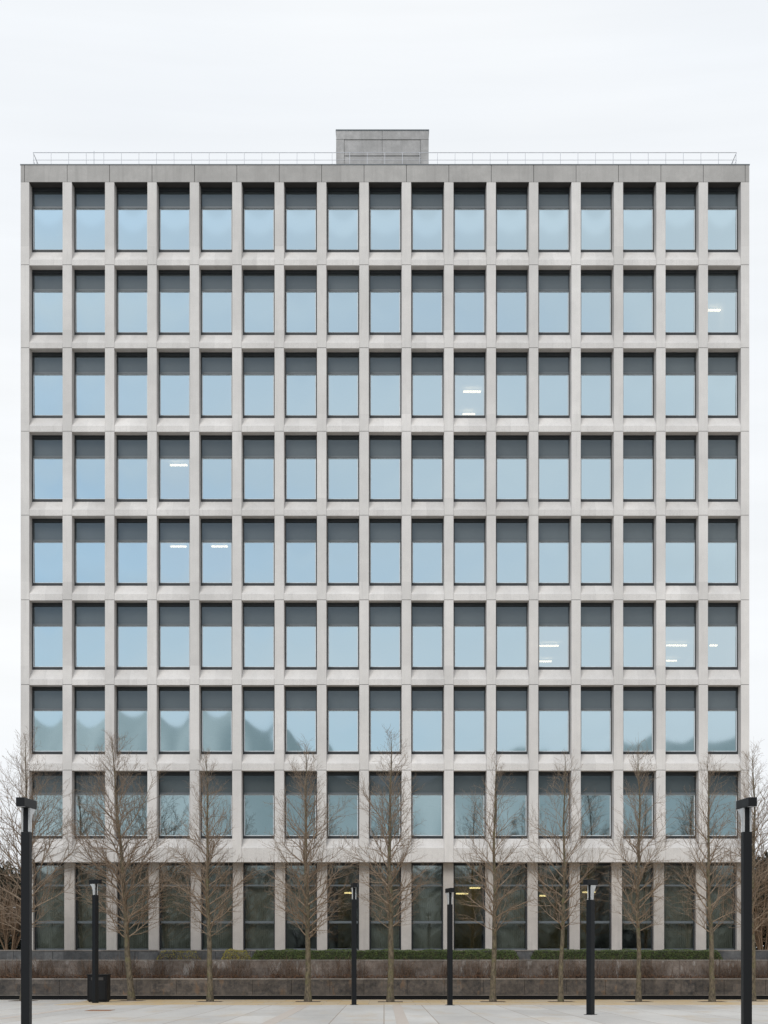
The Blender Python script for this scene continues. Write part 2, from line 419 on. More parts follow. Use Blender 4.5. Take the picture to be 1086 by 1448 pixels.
for r in range(8):
    b = MB()
    z0 = SOF[r + 1]; zf = SILLF[r]; zb = SILLB[r]
    for (xa, xb) in OPEN:
        g = .007; y0 = .008
        xa_, xb_ = xa + g, xb - g
        # front face, slope, soffit as one closed prism
        pr = [(y0, z0), (y0, zf), (.47, zb), (.62, zb), (.62, z0)]
        L = [(xa_, *q) if q[0] < .1 else (xa_ - SPL * q[0] / .62, *q) for q in pr]
        R = [(xb_, *q) if q[0] < .1 else (xb_ + SPL * q[0] / .62, *q) for q in pr]
        m = len(pr)
        for i in range(m):
            j = (i + 1) % m
            b.face([L[i], R[i], R[j], L[j]][::-1])
        b.face(L); b.face(R[::-1])
    b.build('spandrel', M['concrete'], bld)
# parapet: one panel per bay
b = MB()
xs = [BX0, wx(34.6)] + PC + [wx(1053.8), BX1]
for i in range(len(xs) - 1):
    b.box(xs[i] + (G if i else 0), xs[i + 1] - (G if i < len(xs) - 2 else 0), 0, .55, SOF[0] + .022, ZP - .035)
b.box(BX0 + .01, BX1 - .01, .02, .6, SOF[0], ZP - .04, 1)
b.build('parapet', [M['concrete_top'], M['joint']], bld)
b = MB(); b.box(BX0 - .02, BX1 + .02, -.02, .62, ZP - .033, ZP); b.box(BX0 - .02, BX0 + .5, .622, 18.4, ZP - .6, ZP); b.box(BX1 - .5, BX1 + .02, .622, 18.4, ZP - .6, ZP)
b.build('coping', M['frame_light'], bld)
# body
b = MB(); b.box(BX0, BX0 + .25, .63, 18.2, ZG, ZP - .61); b.box(BX1 - .25, BX1, .63, 18.2, ZG, ZP - .61); b.box(BX0, BX1, 18.21, 18.5, ZG, ZP - .1)
b.build('side_wall', M['concrete'], bld)
b = MB()
for r in range(9):
    z = SOF[r]
    b.box(BX0 + .26, BX1 - .26, .64 if r < 8 else .625, 18.2, z + .012, z + .30)
b.box(BX0 + .26, BX1 - .26, 1.2, 18.2, ZG + .01, ZG + .04)
b.build('floor_slab', M['slab'], bld)
b = MB(); b.box(BX0 + .26, BX1 - .26, .64, 18.2, ZP - .55, ZP - .4); b.build('roof', M['joint'], bld)
b = MB()
for r in range(8):
    za, zb = SOF[r + 1] + .301, SOF[r] + .011
    b.box(BX0 + .26, BX1 - .26, 16.5, 16.7, za, zb)
for r, ca, cb in ((1, 16, 16), (2, 10, 10), (3, 3, 3), (4, 3, 4), (5, 12, 12), (5, 15, 16)):  # partitions added beside lit bays to hold the lamp light in
    for q in ((ca, cb + 2) if ca > 8 else (ca - 1, cb + 1)):
        if q <= 0 or q >= 17: continue
        xq = PC[q - 1]; b.box(xq - .05, xq + .05, .9, 16.49, SOF[r + 1] + .301, SOF[r] + .011)
b.build('interior_wall_and_light_partition', M['office'], bld)
b = MB()
b.box(BX0 + .26, BX1 - .26, 7.0, 7.2, ZG + .05, SOF[8] + .01, 1)
for (xa, xb) in ((wx(633), wx(690)), (wx(474), wx(500)), (wx(762), wx(860))):
    b.box(xa, xb, 4.6, 4.75, ZG + .05, SOF[8] + .01, 0)
for px in (160, 340, 515, 700, 880, 985):
    b.box(wx(px), wx(px) + .12, 1.3, 6.9, ZG + .05, SOF[8] + .01, 1)
b.build('lobby_wall', [M['lobby'], M['dark_room']], bld)

# windows: frame (with transom) > spandrel_panel, pane
HW0 = min(b_ - a_ for a_, b_ in OPEN[1:16]) / 2
def win_geom(r):
    """heights of one storey's window, relative to its sill"""
    zs, zt = SILLB[r], SOF[r]
    H = zt - zs
    return H
FW, FD = .084, .13
def frame_mb(b, x0, x1, zs, zt, y=DW, m0=0, m1=1):
    """window frame box ring, a transom; returns (panel z0,z1, pane z0,z1)"""
    H = zt - zs
    b.box(x0, x0 + FW, y, y + FD, zs + .001, zt - .001, m0); b.box(x1 - FW, x1, y, y + FD, zs + .001, zt - .001, m0)
    b.box(x0 + FW, x1 - FW, y + .003, y + FD, zs + .001, zs + .12, m0)
    b.box(x0 + FW, x1 - FW, y + .003, y + FD, zt - .145, zt - .001, m0)
    tz = zs + 1.875
    b.box(x0 + FW, x1 - FW, y + .012, y + FD, tz, tz + .075, m1)
    # thin inner bead round the glass
    bd = .034
    q0, q1, r0, r1 = x0 + FW, x1 - FW, zs + .12, tz
    ya, yb = y + .062, y + .08
    b.box(q0, q0 + bd, ya, yb, r0, r1, 2); b.box(q1 - bd, q1, ya, yb, r0, r1, 2); b.box(q0 + bd, q1 - bd, ya, yb, r0, r0 + bd, 2); b.box(q0 + bd, q1 - bd, ya, yb, r1 - bd, r1, 2)
    return (tz + .075, zt - .145, zs + .12, tz)
def pillow(b, x0, x1, z0, z1, y, bow, mi=0, nx=10, nz=12):
    n0 = len(b.v)
    for j in range(nz + 1):
        for i in range(nx + 1):
            u = -1 + 2 * i / nx; v = -1 + 2 * j / nz
            b.v.append((x0 + (x1 - x0) * i / nx, y + bow * (1 - u * u) * (v - .3 * (1 - v * v)), z0 + (z1 - z0) * j / nz))
    for j in range(nz):
        for i in range(nx):
            a = n0 + j * (nx + 1) + i
            b.f.append((a, a + 1, a + nx + 2, a + nx + 1)); b.m.append(mi); b.sm.append(True)
rw = random.Random(7)
LIT = {(1, 16), (2, 10), (3, 3), (4, 3), (4, 4), (5, 12), (5, 15), (5, 16)}
YG = DW + .085
def window_x(c): 
    xa, xb = OPEN[c]; e = SPL * DW / .62
    return xa - e + .004, xb + e - .004
rest = MB()
for r in range(8):
    for c in range(17):
        xa, xb = window_x(c); zs, zt = SILLB[r], SOF[r]
        xm = (xa + xb) / 2
        hw = (xb - xa) / 2
        if r in (0, 7):
            pz0, pz1, gz0, gz1 = frame_mb(rest, xa, xb, zs, zt)
            pillow(rest, xa + FW, xb - FW, pz0, pz1, YG, .0015, 3)
            pillow(rest, xa + FW, xb - FW, gz0, gz1, YG, .0025 + rw.uniform(-.001, .001), 4)
            continue
        b = MB(); pz0, pz1, gz0, gz1 = frame_mb(b, -hw, hw, 0, zt - zs)
        wnd = b.build('window', [M['frame'], M['frame_light'], M['bead']], bld); wnd.location = (xm, 0, zs)
        p = MB(); pillow(p, -hw + FW, hw - FW, pz0, pz1, YG, .0015 + rw.uniform(-.001, .001)); p.build('spandrel_panel', M['panel'], wnd)
        p = MB(); zc = (gz0 + gz1) / 2
        pillow(p, -hw + FW - .002, hw - FW + .002, gz0 - zc - .002, gz1 - zc + .002, 0, .0030 + rw.uniform(-.0012, .0012))
        g = p.build('pane', M['glass_lit' if (r, c) in LIT else 'glass'], wnd); g.location = (0, YG, zc)
        g.rotation_euler = (rw.gauss(0, .0010), 0, rw.gauss(0, .0012))
ro = rest.build('window', [M['frame'], M['frame_light'], M['bead'], M['panel'], M['glass']], bld); ro['kind'] = 'stuff'

# ground floor: set back piers and tall three pane windows
YGF = .50
for c in PC:
    b = MB(); b.box(c - .215, c + .215, YGF, 1.1, ZG + .001, SOF[8] + .005); b.build('ground_pier', M['concrete_ground'], bld)
for xa, xb in ((BX0 + .02, BX0 + .42), (BX1 - .42, BX1 - .02)):
    b = MB(); b.box(xa, xb, YGF, 1.1, ZG + .001, SOF[8] + .005); b.build('ground_pier', M['concrete_ground'], bld)
gx = [BX0 + .42] + PC + [BX1 - .42]
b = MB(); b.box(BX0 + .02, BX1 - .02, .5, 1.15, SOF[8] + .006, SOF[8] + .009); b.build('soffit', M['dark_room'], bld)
YW = .80
for c in range(17):
    xa = gx[c] + (.216 if c else .001); xb = gx[c + 1] - (.216 if c < 16 else .001)
    xm, hw = (xa + xb) / 2, (xb - xa) / 2
    zs, zt = ZG + .002, SOF[8] + .002
    H = zt - zs
    za, zb_ = wz(1304, YW) - zs, wz(1252, YW) - zs
    b = MB()
    b.box(-hw, -hw + .06, YW, YW + .12, 0, H); b.box(hw - .06, hw, YW, YW + .12, 0, H)
    b.box(-hw + .06, hw - .06, YW + .003, YW + .12, 0, .09, 1)
    b.box(-hw + .06, hw - .06, YW + .003, YW + .12, za - .05, za + .05, 1)
    b.box(-hw + .06, hw - .06, YW + .003, YW + .12, zb_ - .035, zb_ + .035, 1)
    b.box(-hw + .06, hw - .06, YW + .003, YW + .12, H - .1, H)
    wnd = b.build('tall_window', [M['frame'], M['frame_light']], bld); wnd.location = (xm, 0, zs)
    p = MB()
    for q0, q1 in ((.09, za - .05), (za + .05, zb_ - .035), (zb_ + .035, H - .1)):
        pillow(p, -hw + .058, hw - .058, q0 - .002, q1 + .002, YW + .07, .0018 + rw.uniform(-.001, .001), 0, 8, 8)
    p.build('pane', M['glass_ground'], wnd)
    if c not in (7, 10, 12, 13):
        p = MB(); n_f = 26; zt2 = H - .11
        zb2 = .10 if c not in (6, 14) else .9
        for q in range(n_f):      # softly pleated fabric blind
            u0, u1 = -hw + .09 + (2 * hw - .18) * q / n_f, -hw + .09 + (2 * hw - .18) * (q + 1) / n_f
            w0, w1 = (.02 if q % 2 else 0), (0 if q % 2 else .02)
            p.face([(u0, YW + .24 + w0, zb2), (u1, YW + .24 + w1, zb2), (u1, YW + .24 + w1, zt2), (u0, YW + .24 + w0, zt2)])
        p.build('blind', M['blind'], wnd)

# ceiling lights inside
def strip_light(x0, x1, py, r, label, group='office ceiling lights', warm=False, near=None):
    if warm or near:
        y = near or 3.9; z = CAMZ + (HZ - py) * (D0 + y) / F
    else:
        z = SOF[r] - .16; y = (z - CAMZ) * F / (HZ - py) - D0
    xa, xb = wx(x0, y), wx(x1, y)
    root = empty('ceiling_light', ((xa + xb) / 2, y, z)); h = (xb - xa) / 2
    b = MB(); b.box(-h, h, -.09, .09, -.02, .035); b.build('diffuser', M['lamp_warm' if warm else 'lamp'], root, .008)
    b = MB(); b.box(-h - .01, h + .01, -.03, .03, .036, .075); dr = SOF[r] + .011 - z; b.box(-h * .6 - .006, -h * .6 + .006, -.006, .006, .075, dr); b.box(h * .6 - .006, h * .6 + .006, -.006, .006, .075, dr)
    b.build('housing', M['galv'], root)
    tag(root, label, 'ceiling light', group)
strip_light(1001, 1019, 439, 1, 'lit strip light behind the right end window of the second row from the roof')
strip_light(655, 680, 554, 2, 'bright strip light in the only lit window of the third row down')
strip_light(654, 672, 586, 2, 'fainter deeper strip light at the sill of the lit third row window')
strip_light(240.5, 265, 658, 3, 'strip light in the only lit window of the fourth row down')
strip_light(241, 264, 773, 4, 'strip light in the left of two neighbouring lit fifth row windows')
strip_light(299, 322, 773, 4, 'strip light in the right of two neighbouring lit fifth row windows')
strip_light(762, 790, 913.5, 5, 'upper strip light in the left lit window of the sixth row down')
strip_light(762, 780, 935.5, 5, 'lower strip light in the left lit window of the sixth row down')
strip_light(942, 971, 913, 5, 'upper strip light in the next to last window of the sixth row')
strip_light(942, 957, 934.5, 5, 'lower strip light in the next to last window of the sixth row')
strip_light(1003.5, 1014, 913, 5, 'short strip light in the right end window of the sixth row down', near=2.2)
for x0, x1, py, lb in ((645, 662, 1264, 'yellow light in the ground floor window beside the middle lamp post, left one'), (664, 679, 1256, 'yellow light in the ground floor window beside the middle lamp post, right one'),
                       (487, 499, 1263, 'yellow light in the ground floor window behind the lamp post left of centre'), (763, 772, 1267, 'small yellow light in the ground floor window left of the right short lamp post'),
                       (824, 842, 1262, 'yellow light in the ground floor window behind the right short lamp post')):
    strip_light(x0, x1, py, 8, lb, 'ground floor ceiling lights', True)

# penthouse
YP = 6.0
px0, px1, pz1 = wx(475.3, YP), wx(606.2, YP), wz(183.2, YP)
zr = ZP - .4
b = MB(); b.box(px0 + .02, px1 - .02, YP + .06, YP + 5, zr, pz1 - .06)
zb1 = wz(197.3, YP)
xm = wx(540.5, YP)
b.box(px0, xm - .008, YP, YP + .3, zb1 + .008, pz1 - .05); b.box(xm + .008, px1, YP, YP + .3, zb1 + .008, pz1 - .05)
b.box(px0, px0 + .36, YP, YP + .3, zr, zb1 - .008); b.box(px1 - .36, px1, YP, YP + .3, zr, zb1 - .008)
zb2 = wz(220.4, YP)
for a0, a1 in ((px0 + .38, xm - .01), (xm + .01, px1 - .38)):
    b.box(a0, a1, YP + .025, YP + .3, zb2 + .03, zb1 - .015)
    b.box(a0, a1, YP + .025, YP + .3, zr, zb2 - .03)
pent = b.build('penthouse', M['concrete_ph'], bld)
b = MB(); b.box(px0 - .02, px1 + .02, YP - .02, YP + 5.02, pz1 - .049, pz1); b.build('coping', M['frame_light'], pent)

# roof railing (all round)
YR = 1.2
rx0, rx1 = wx(46.8, YR), wx(1041.5, YR); ry1 = 16.5
zt_, zm_ = wz(215.8, YR), wz(226.3, YR)
b = MB()
for z, rr in ((zt_, .014), (zm_, .009), (zm_ - .33, .009)):
    P = [Vector((rx0, YR, z)), Vector((rx1, YR, z)), Vector((rx1, ry1, z)), Vector((rx0, ry1, z))]
    for i in range(4): b.tube([P[i], P[(i + 1) % 4]], [rr, rr], 6, 0, True)
rail = b.build('roof_railing', M['rail'], bld)
npost = 41
pm = MB(); pm.box(-.010, .010, -.010, .010, ZP - .4, zt_); pme = pm.mesh('post', M['rail'])
for i in range(npost):
    o = link('post', pme, rail); o.location = (rx0 + .02 + (rx1 - rx0 - .04) * i / (npost - 1), YR, 0)
for xx in (rx0, rx1):
    for j in range(1, 20):
        o = link('post', pme, rail); o.location = (xx, YR + j * .76, 0)
b = MB(); b.tube([Vector((wx(133, YR + .5), YR + .5, ZP - .4)), Vector((wx(133, YR + .5), YR + .5, wz(213.4, YR + .5)))], [.02, .012], 5, 0, True)
b.build('roof_vent', M['galv'], bld)

# ------------------------------------------------------------------ trees
def perturb(d, rnd, a):
    return (d + Vector((rnd.gauss(0, a), rnd.gauss(0, a), rnd.gauss(0, a)))).normalized()

def side_dir(d, rnd, ang, az=None):
    o = d.orthogonal().normalized(); o2 = d.cross(o)
    if az is None: az = rnd.uniform(0, 2 * math.pi)
    s = o * math.cos(az) + o2 * math.sin(az)
    return (d * math.cos(ang) + s * math.sin(ang)).normalized()

def grow(rnd, p, d, L, segs, wob, up):
    pts = [p.copy()]; q = p.copy(); st = L / segs
    for i in range(segs):
        d = (d + Vector((rnd.gauss(0, wob), rnd.gauss(0, wob), rnd.gauss(0, wob) + up))).normalized()
        q = q + d * st; pts.append(q.copy())
    return pts

def along(pts, s):
    f = s * (len(pts) - 1); i = min(int(f), len(pts) - 2); k = f - i
    return pts[i].lerp(pts[i + 1], k), (pts[i + 1] - pts[i]).normalized()

TR = .0037
def twigs(b, rnd, pts, r0, L, level, dens=1.0, up=.05):
    """side shoots along a branch"""
    if level == 2: sp, lo, hi = .15 / dens, .30, .62
    else: sp, lo, hi = .095 / dens, .10, .36
    n_ = max(1, int(L * .85 / sp))
    for i in range(n_):
        s = .12 + .88 * (i + rnd.random()) / n_
        p, d = along(pts, min(s, .98))
        if level == 2:
            l_ = L * rnd.uniform(lo, hi) * (1.15 - .75 * s) + .12
            segs = 4
        else:
            l_ = rnd.uniform(lo, hi) * (1.1 - .5 * s); segs = 3
        dd = side_dir(d, rnd, math.radians(rnd.uniform(28, 58)))
        dd.z += .12; dd.normalize()
        q = grow(rnd, p, dd, l_, segs, .10, up)
        ra = max(TR, r0 * (1 - .75 * s) * .55) if level == 2 else TR * 1.05
        b.tube(q, [ra + (TR * .62 - ra) * k / segs for k in range(segs + 1)], 3)
        if level == 2: twigs(b, rnd, q, ra, l_, 3, dens, up)

def bare_tree(x, y, H, fork, R, seed, label, lean=0.0, n_prim=52, dens=1.35, r_base=.11, z=0.0):
    rnd = random.Random(seed)
    root = empty('bare_tree', (x, y, z))
    tag(root, label, 'tree', 'bare young trees planted in a row on the plaza')
    # leader
    N = 22; pts = []; rad = []
    ph = rnd.uniform(0, 6)
    for i in range(N + 1):
        h = H * i / N
        wv = .03 * math.sin(h * .9 + ph) + .015 * math.sin(h * 2.3 + ph * 2)
        pts.append(Vector((lean * h / H + wv * min(1, h / 2), .05 * math.cos(h * 1.1 + ph) * min(1, h / 2), h)))
        rad.append(r_base * (1 - h / H) ** .85 * (1.0 + .45 * math.exp(-h / .22)) + .006)
    pts[0].z = -.03
    tb = MB(); tb.tube(pts, rad, 10)
    cb = MB()
    az = rnd.uniform(0, 6)
    for i in range(n_prim):
        t_ = (i + rnd.uniform(-.3, .3)) / n_prim; t_ = min(max(t_, 0), .985)
        t_ = t_ ** 1.2
        h = fork + (H - fork) * t_
        az += 2.4 + rnd.uniform(-.35, .35)
        env = R * (.72 + .28 * min(1, t_ / .12)) if t_ < .15 else R * max(0, 1 - ((t_ - .15) / .87) ** 1.25) + .12
        ang = math.radians(60 - 32 * t_ + rnd.uniform(-10, 10))
        Lb = env * rnd.uniform(.72, 1.12) / math.sin(ang) * .92
        p, d0 = along(pts, h / H)
        d = Vector((math.cos(az) * math.sin(ang), math.sin(az) * math.sin(ang), math.cos(ang)))
        segs = 7
        q = grow(rnd, p, d, Lb, segs, .085, .035)
        rl = r_base * (1 - h / H) ** .85
        ra = min(rl * .62, .010 + .015 * Lb)
        rr = [ra + (TR * .8 - ra) * (k / segs) ** .65 for k in range(segs + 1)]
        cb.tube(q, rr, 4)
        twigs(cb, rnd, q, ra, Lb, 2, dens)
    # leader top shoots
    for i in range(14):
        p, d = along(pts, rnd.uniform(.86, 1.0)); 
        q = grow(rnd, p, side_dir(d, rnd, math.radians(rnd.uniform(15, 35))), rnd.uniform(.25, .6), 3, .08, .08)
        cb.tube(q, [TR, TR * .9, TR * .75, TR * .55], 3)
    tb.build('trunk', M['bark'], root); cb.build('crown', M['twig'], root)
    # planting pit
    return root

def at_base(px, py):
    Dq = CAMZ * F / (py - HZ); return (px - CX) * Dq / F, Dq - D0
TREES = [  # base px, base py, top py, fork py, half width px, label
    (33, 1415.2, 1050, 1325, 92, 'bare tree standing behind the tall black lamp post at the left edge', 0.1),
    (186, 1415.0, 1044, 1328, 90, 'bare tree just right of the black litter bin', -0.75),
    (297, 1416.4, 1070, 1326, 70, 'bare tree with yellow shrubs behind it, second right of the bin', -0.15),
    (435.5, 1416.6, 1060, 1330, 76, 'bare tree in front of the left end of the green hedge', -0.1),
    (552, 1416.8, 1042, 1316, 68, 'tallest bare tree, between the two middle black lamp posts', 0.0),
    (697, 1416.6, 1076, 1322, 64, 'bare tree just right of the lamp post that has yellow lights behind', 0.12),
    (793, 1416.6, 1070, 1318, 68, 'bare tree just left of the short lamp post standing nearest the viewer', 0.2),
    (903, 1416.6, 1052, 1318, 60, 'bare tree just right of the short lamp post standing nearest the viewer', 0.0),
    (1007, 1416.6, 1076, 1322, 64, 'bare tree just left of the tall black lamp post at the right', -0.2),
    (1064, 1415.8, 1062, 1322, 66, 'bare tree standing behind the tall black lamp post at the right', 0.05),
]
PITS = ['behind the tall left lamp post', 'right of the litter bin', 'in front of the yellow shrubs', 'at the left end of the green hedge', 'between the two middle lamp posts',
        'right of the middle lamp post', 'left of the nearest short lamp post', 'right of the nearest short lamp post', 'left of the tall right lamp post', 'behind the tall right lamp post']
for i, (px, py, top, fk, hwp, lb, lean) in enumerate(TREES):
    x, y = at_base(px, py); s = F / (D0 + y)
    H = CAMZ + (HZ - top) / s; fork = CAMZ + (HZ - fk) / s
    bare_tree(x, y, H, fork, hwp / s, 100 + i, lb, lean, (50, 60, 46, 54, 50, 44, 42, 48, 45, 52)[i], (1.1, 1.15, 1.3, 1.15, 1.25, 1.05, 1.0, 1.2, 1.1, 1.2)[i], (.11, .12, .105, .112, .115, .105, .09, .095, .105, .11)[i])
    b = MB(); b.box(-.47, .47, -.6, .6, -.02, .009)
    pit = b.build('tree_pit', M['pit']); pit.location = (x, y, 0)
    tag(pit, 'dark mulch square under the tree ' + PITS[i], 'tree pit', 'planting squares under the trees')

# ------------------------------------------------------------------ side vegetation
def bare_shrub(x, y, z, H, R, seed, label, stems=16, mat='shrubtwig', dens=.8, cat='shrub', name='bare_shrub'):
    rnd = random.Random(seed)
    root = empty(name, (x, y, z)); tag(root, label, cat)
    tb, cb = MB(), MB()
    for i in range(stems):
        a = rnd.uniform(0, 6.28); ang = math.radians(rnd.uniform(4, 34)); L = H * rnd.uniform(.55, 1.02)
        d = Vector((math.cos(a) * math.sin(ang), math.sin(a) * math.sin(ang), math.cos(ang)))
        q = grow(rnd, Vector((math.cos(a) * .12 * R, math.sin(a) * .12 * R, -.05)), d, L, 9, .09, .0)
        r0 = .012 + .006 * L
        tb.tube(q, [r0 + (TR - r0) * k / 9 for k in range(10)], 5)
        for j in range(int(9 * L / 2)):
            s = rnd.uniform(.12, .97); p, dd = along(q, s)
            l_ = R * rnd.uniform(.35, .8) * (1.1 - .6 * s)
            e = grow(rnd, p, side_dir(dd, rnd, math.radians(rnd.uniform(35, 70))), l_, 5, .14, .02)
            ra = max(TR, r0 * .4 * (1 - s))
            cb.tube(e, [ra + (TR * .7 - ra) * k / 5 for k in range(6)], 3)
            twigs(cb, rnd, e, ra, l_, 3, dens, .0)
            for k2 in range(2):
                p3, d3 = along(e, rnd.uniform(.2, .9)); l3 = l_ * rnd.uniform(.3, .6)
                e3 = grow(rnd, p3, side_dir(d3, rnd, math.radians(40)), l3, 3, .14, 0)
                cb.tube(e3, [TR, TR, TR * .8, TR * .6], 3); twigs(cb, rnd, e3, TR, l3, 3, dens, 0)
    tb.build('stem', M[mat], root); cb.build('crown', M[mat], root)
    return root

def leaf_cloud(b, rnd, pts_fn, n_, size, mi=0, flat=0.0):
    for i in range(n_):
        p, nrm = pts_fn(rnd)
        d = (nrm + Vector((rnd.gauss(0, .6), rnd.gauss(0, .6), rnd.gauss(0, .6)))).normalized()
        a = d.orthogonal().normalized(); c = d.cross(a); th = rnd.uniform(0, 6.28)
        u = a * math.cos(th) + c * math.sin(th); v = d.cross(u)
        s = size * rnd.uniform(.6, 1.3)
        b.face([p - u * s, p - v * s * .45 + d * s * .1, p + u * s, p + v * s * .45 + d * s * .1], mi)

def evergreen(x, y, z, H, R, seed, label, n_=15000):
    rnd = random.Random(seed); root = empty('evergreen_shrub', (x, y, z)); tag(root, label, 'shrub')
    lobes = [(Vector((rnd.uniform(-.6, .6) * R, rnd.uniform(-.5, .5) * R, H * rnd.uniform(.05, .85))), R * rnd.uniform(.28, .55)) for _ in range(26)]
    def fn(r_):
        c, rr = r_.choice(lobes)
        d = Vector((r_.gauss(0, 1), r_.gauss(0, 1), r_.gauss(0, 1))).normalized()
        p = c + d * rr * r_.uniform(.55, 1.05); p.z = max(.05, p.z)
        return p, d
    b = MB(); leaf_cloud(b, rnd, fn, n_, .12); b.build('crown', M['ever'], root)
    b = MB(); b.tube([Vector((0, 0, -.05)), Vector((.05, 0, H * .75))], [.09, .03], 6); b.build('trunk', M['bark'], root)

ZT = 2.0
for (px, y, topy, R, seed, lb) in ((14, 2.2, 1192, 1.5, 11, 'dense brown leafless shrub beside the left corner of the building'),
                                   (-22, 3.5, 1180, 1.9, 12, 'leafless brown shrub half cut by the left edge of the photo'),
                                   (1080, 2.6, 1185, 1.4, 13, 'dense brown leafless shrub beside the right corner of the building'),
                                   (1112, 4.2, 1150, 1.9, 14, 'leafless brown shrub half cut by the right edge of the photo')):
    bare_shrub(wx(px, y), y, ZT, wz(topy, y) - ZT, R, seed, lb)
x_, y_ = wx(1098, 8), 8.0
bare_shrub(x_, y_, ZT, wz(1092, y_) - ZT, 2.6, 15, 'tall pale bare tree behind the right corner of the building', 9, 'twig', .6, 'tree', 'bare_background_tree')
evergreen(wx(-4, 4.6), 4.6, ZT, 3.6, 1.9, 21, 'dark evergreen bush behind the brown shrubs at the left')
evergreen(wx(1092, 4.9), 4.9, ZT, 4.3, 1.8, 22, 'dark evergreen bush behind the brown shrubs at the right')
evergreen(wx(1130, 7.5), 7.5, ZT, 5.2, 2.2, 23, 'darkest evergreen bush at the far right behind the leafless shrub')
evergreen(wx(-50, 7.0), 7.0, ZT, 5.0, 2.2, 24, 'darkest evergreen bush at the far left behind the leafless shrub')

# ------------------------------------------------------------------ hedges and dry stems
def hedge(px0, px1, ztop, zb, name, label, mat, dens, seed, core=True, thin=1.0, group=None, cat='hedge'):
    rnd = random.Random(seed); y0, y1 = Y3 - .52, Y3 - .06
    xa, xb = wx(px0, -1.3), wx(px1, -1.3)
    b = MB()
    def fn(r_):
        u = r_.random()
        x = r_.uniform(xa, xb)
        bulge = .035 * math.sin(x * 3.1 + seed) + .03 * math.sin(x * 7.7)
        end = min(1.0, (min(x - xa, xb - x) + .05) / .25)
        if u < .55: return Vector((x, y0 + r_.uniform(-.03, .06) - bulge * .6, r_.uniform(zb, zb + (ztop - zb) * end + bulge * .5))), Vector((0, -1, .2))
        if u < .9: return Vector((x, r_.uniform(y0, y1), zb + (ztop - zb) * end + r_.uniform(-.05, .02) + bulge * .6)), Vector((0, -.2, 1))
        return Vector((x, r_.uniform(y0, y1), r_.uniform(zb, ztop))), Vector((r_.choice((-1, 1)), -.3, .2))
    leaf_cloud(b, rnd, fn, int((xb - xa) * dens), .026)
    ob = b.build(name, mat)
    tag(ob, label, cat, group)
    c = MB()
    if core:
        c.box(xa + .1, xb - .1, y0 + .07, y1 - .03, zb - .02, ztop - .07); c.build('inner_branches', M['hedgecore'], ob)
    else:
        for i in range(int((xb - xa) * 45)):
            p = Vector((rnd.uniform(xa, xb), rnd.uniform(y0, y1), zb - .02))
            q = grow(rnd, p, perturb(Vector((0, 0, 1)), rnd, .3), (ztop - zb) * rnd.uniform(.5, .95), 3, .15, .05); c.tube(q, [.005, .004, .004, .003], 3)
        c.build('stem', M['stem'], ob)
    return ob
ZH = wz(1343.6, -1.5)
hedge(356, 734, ZH, T2 - .06, 'hedge', 'long clipped green hedge on the ledge left of centre', M['hedge'], 1500, 1, group='clipped green hedges')
hedge(750, 1020, ZH, T2 - .06, 'hedge', 'shorter clipped green hedge on the ledge at the right', M['hedge'], 1350, 2, group='clipped green hedges')
hedge(314, 355, ZH + .01, T2 - .06, 'yellow_shrub', 'dense yellow green shrub at the left end of the hedge', M['yellow'], 900, 3, False, cat='shrub')
hedge(222, 284, ZH - .03, T2 - .06, 'yellow_shrub', 'sparse yellow green shrub between the two left trees', M['yellow'], 300, 4, False, cat='shrub')

rnd = random.Random(55); b = MB()
for i in range(2900):
    x = rnd.uniform(-17.5, 17.5)
    cl = mnoise.noise(Vector((x * .9, 3.1, 0)))
    if cl < -.12 and rnd.random() < .85: continue
    p = Vector((x, rnd.uniform(Y1 + .5, Y2 - .06), T1 - .06)); L = rnd.uniform(.42, .95) * (1 + .25 * cl)
    q = grow(rnd, p, perturb(Vector((0, 0, 1)), rnd, .22), L, 4, .16, .03)
    b.tube(q, [.0065, .0058, .005, .0045, .003], 3)
    if rnd.random() < .6:
        p2, d2 = along(q, rnd.uniform(.3, .8)); q2 = grow(rnd, p2, side_dir(d2, rnd, .6), L * .4, 3, .15, .03); b.tube(q2, [.0045, .004, .004, .003], 3)
tag(b.build('dry_stems', M['stem']), 'row of dry brown stems growing in front of the brown stone wall', 'dry plants', kind='stuff')
b = MB()
def litter(r_):
    x = r_.uniform(-17.5, 17.5); h = .12 + .09 * mnoise.noise(Vector((x * 1.7, 0, 5)))
    return Vector((x, r_.uniform(Y1 + .42, Y2 - .05), T1 - .05 + r_.uniform(0, max(.02, h + .06)))), Vector((0, -.4, 1))
leaf_cloud(b, random.Random(8), litter, 9000, .035)
tag(b.build('leaf_litter', M['dryleaf']), 'rust brown fallen leaves lying along the lowest wall top', 'leaf litter', kind='stuff')

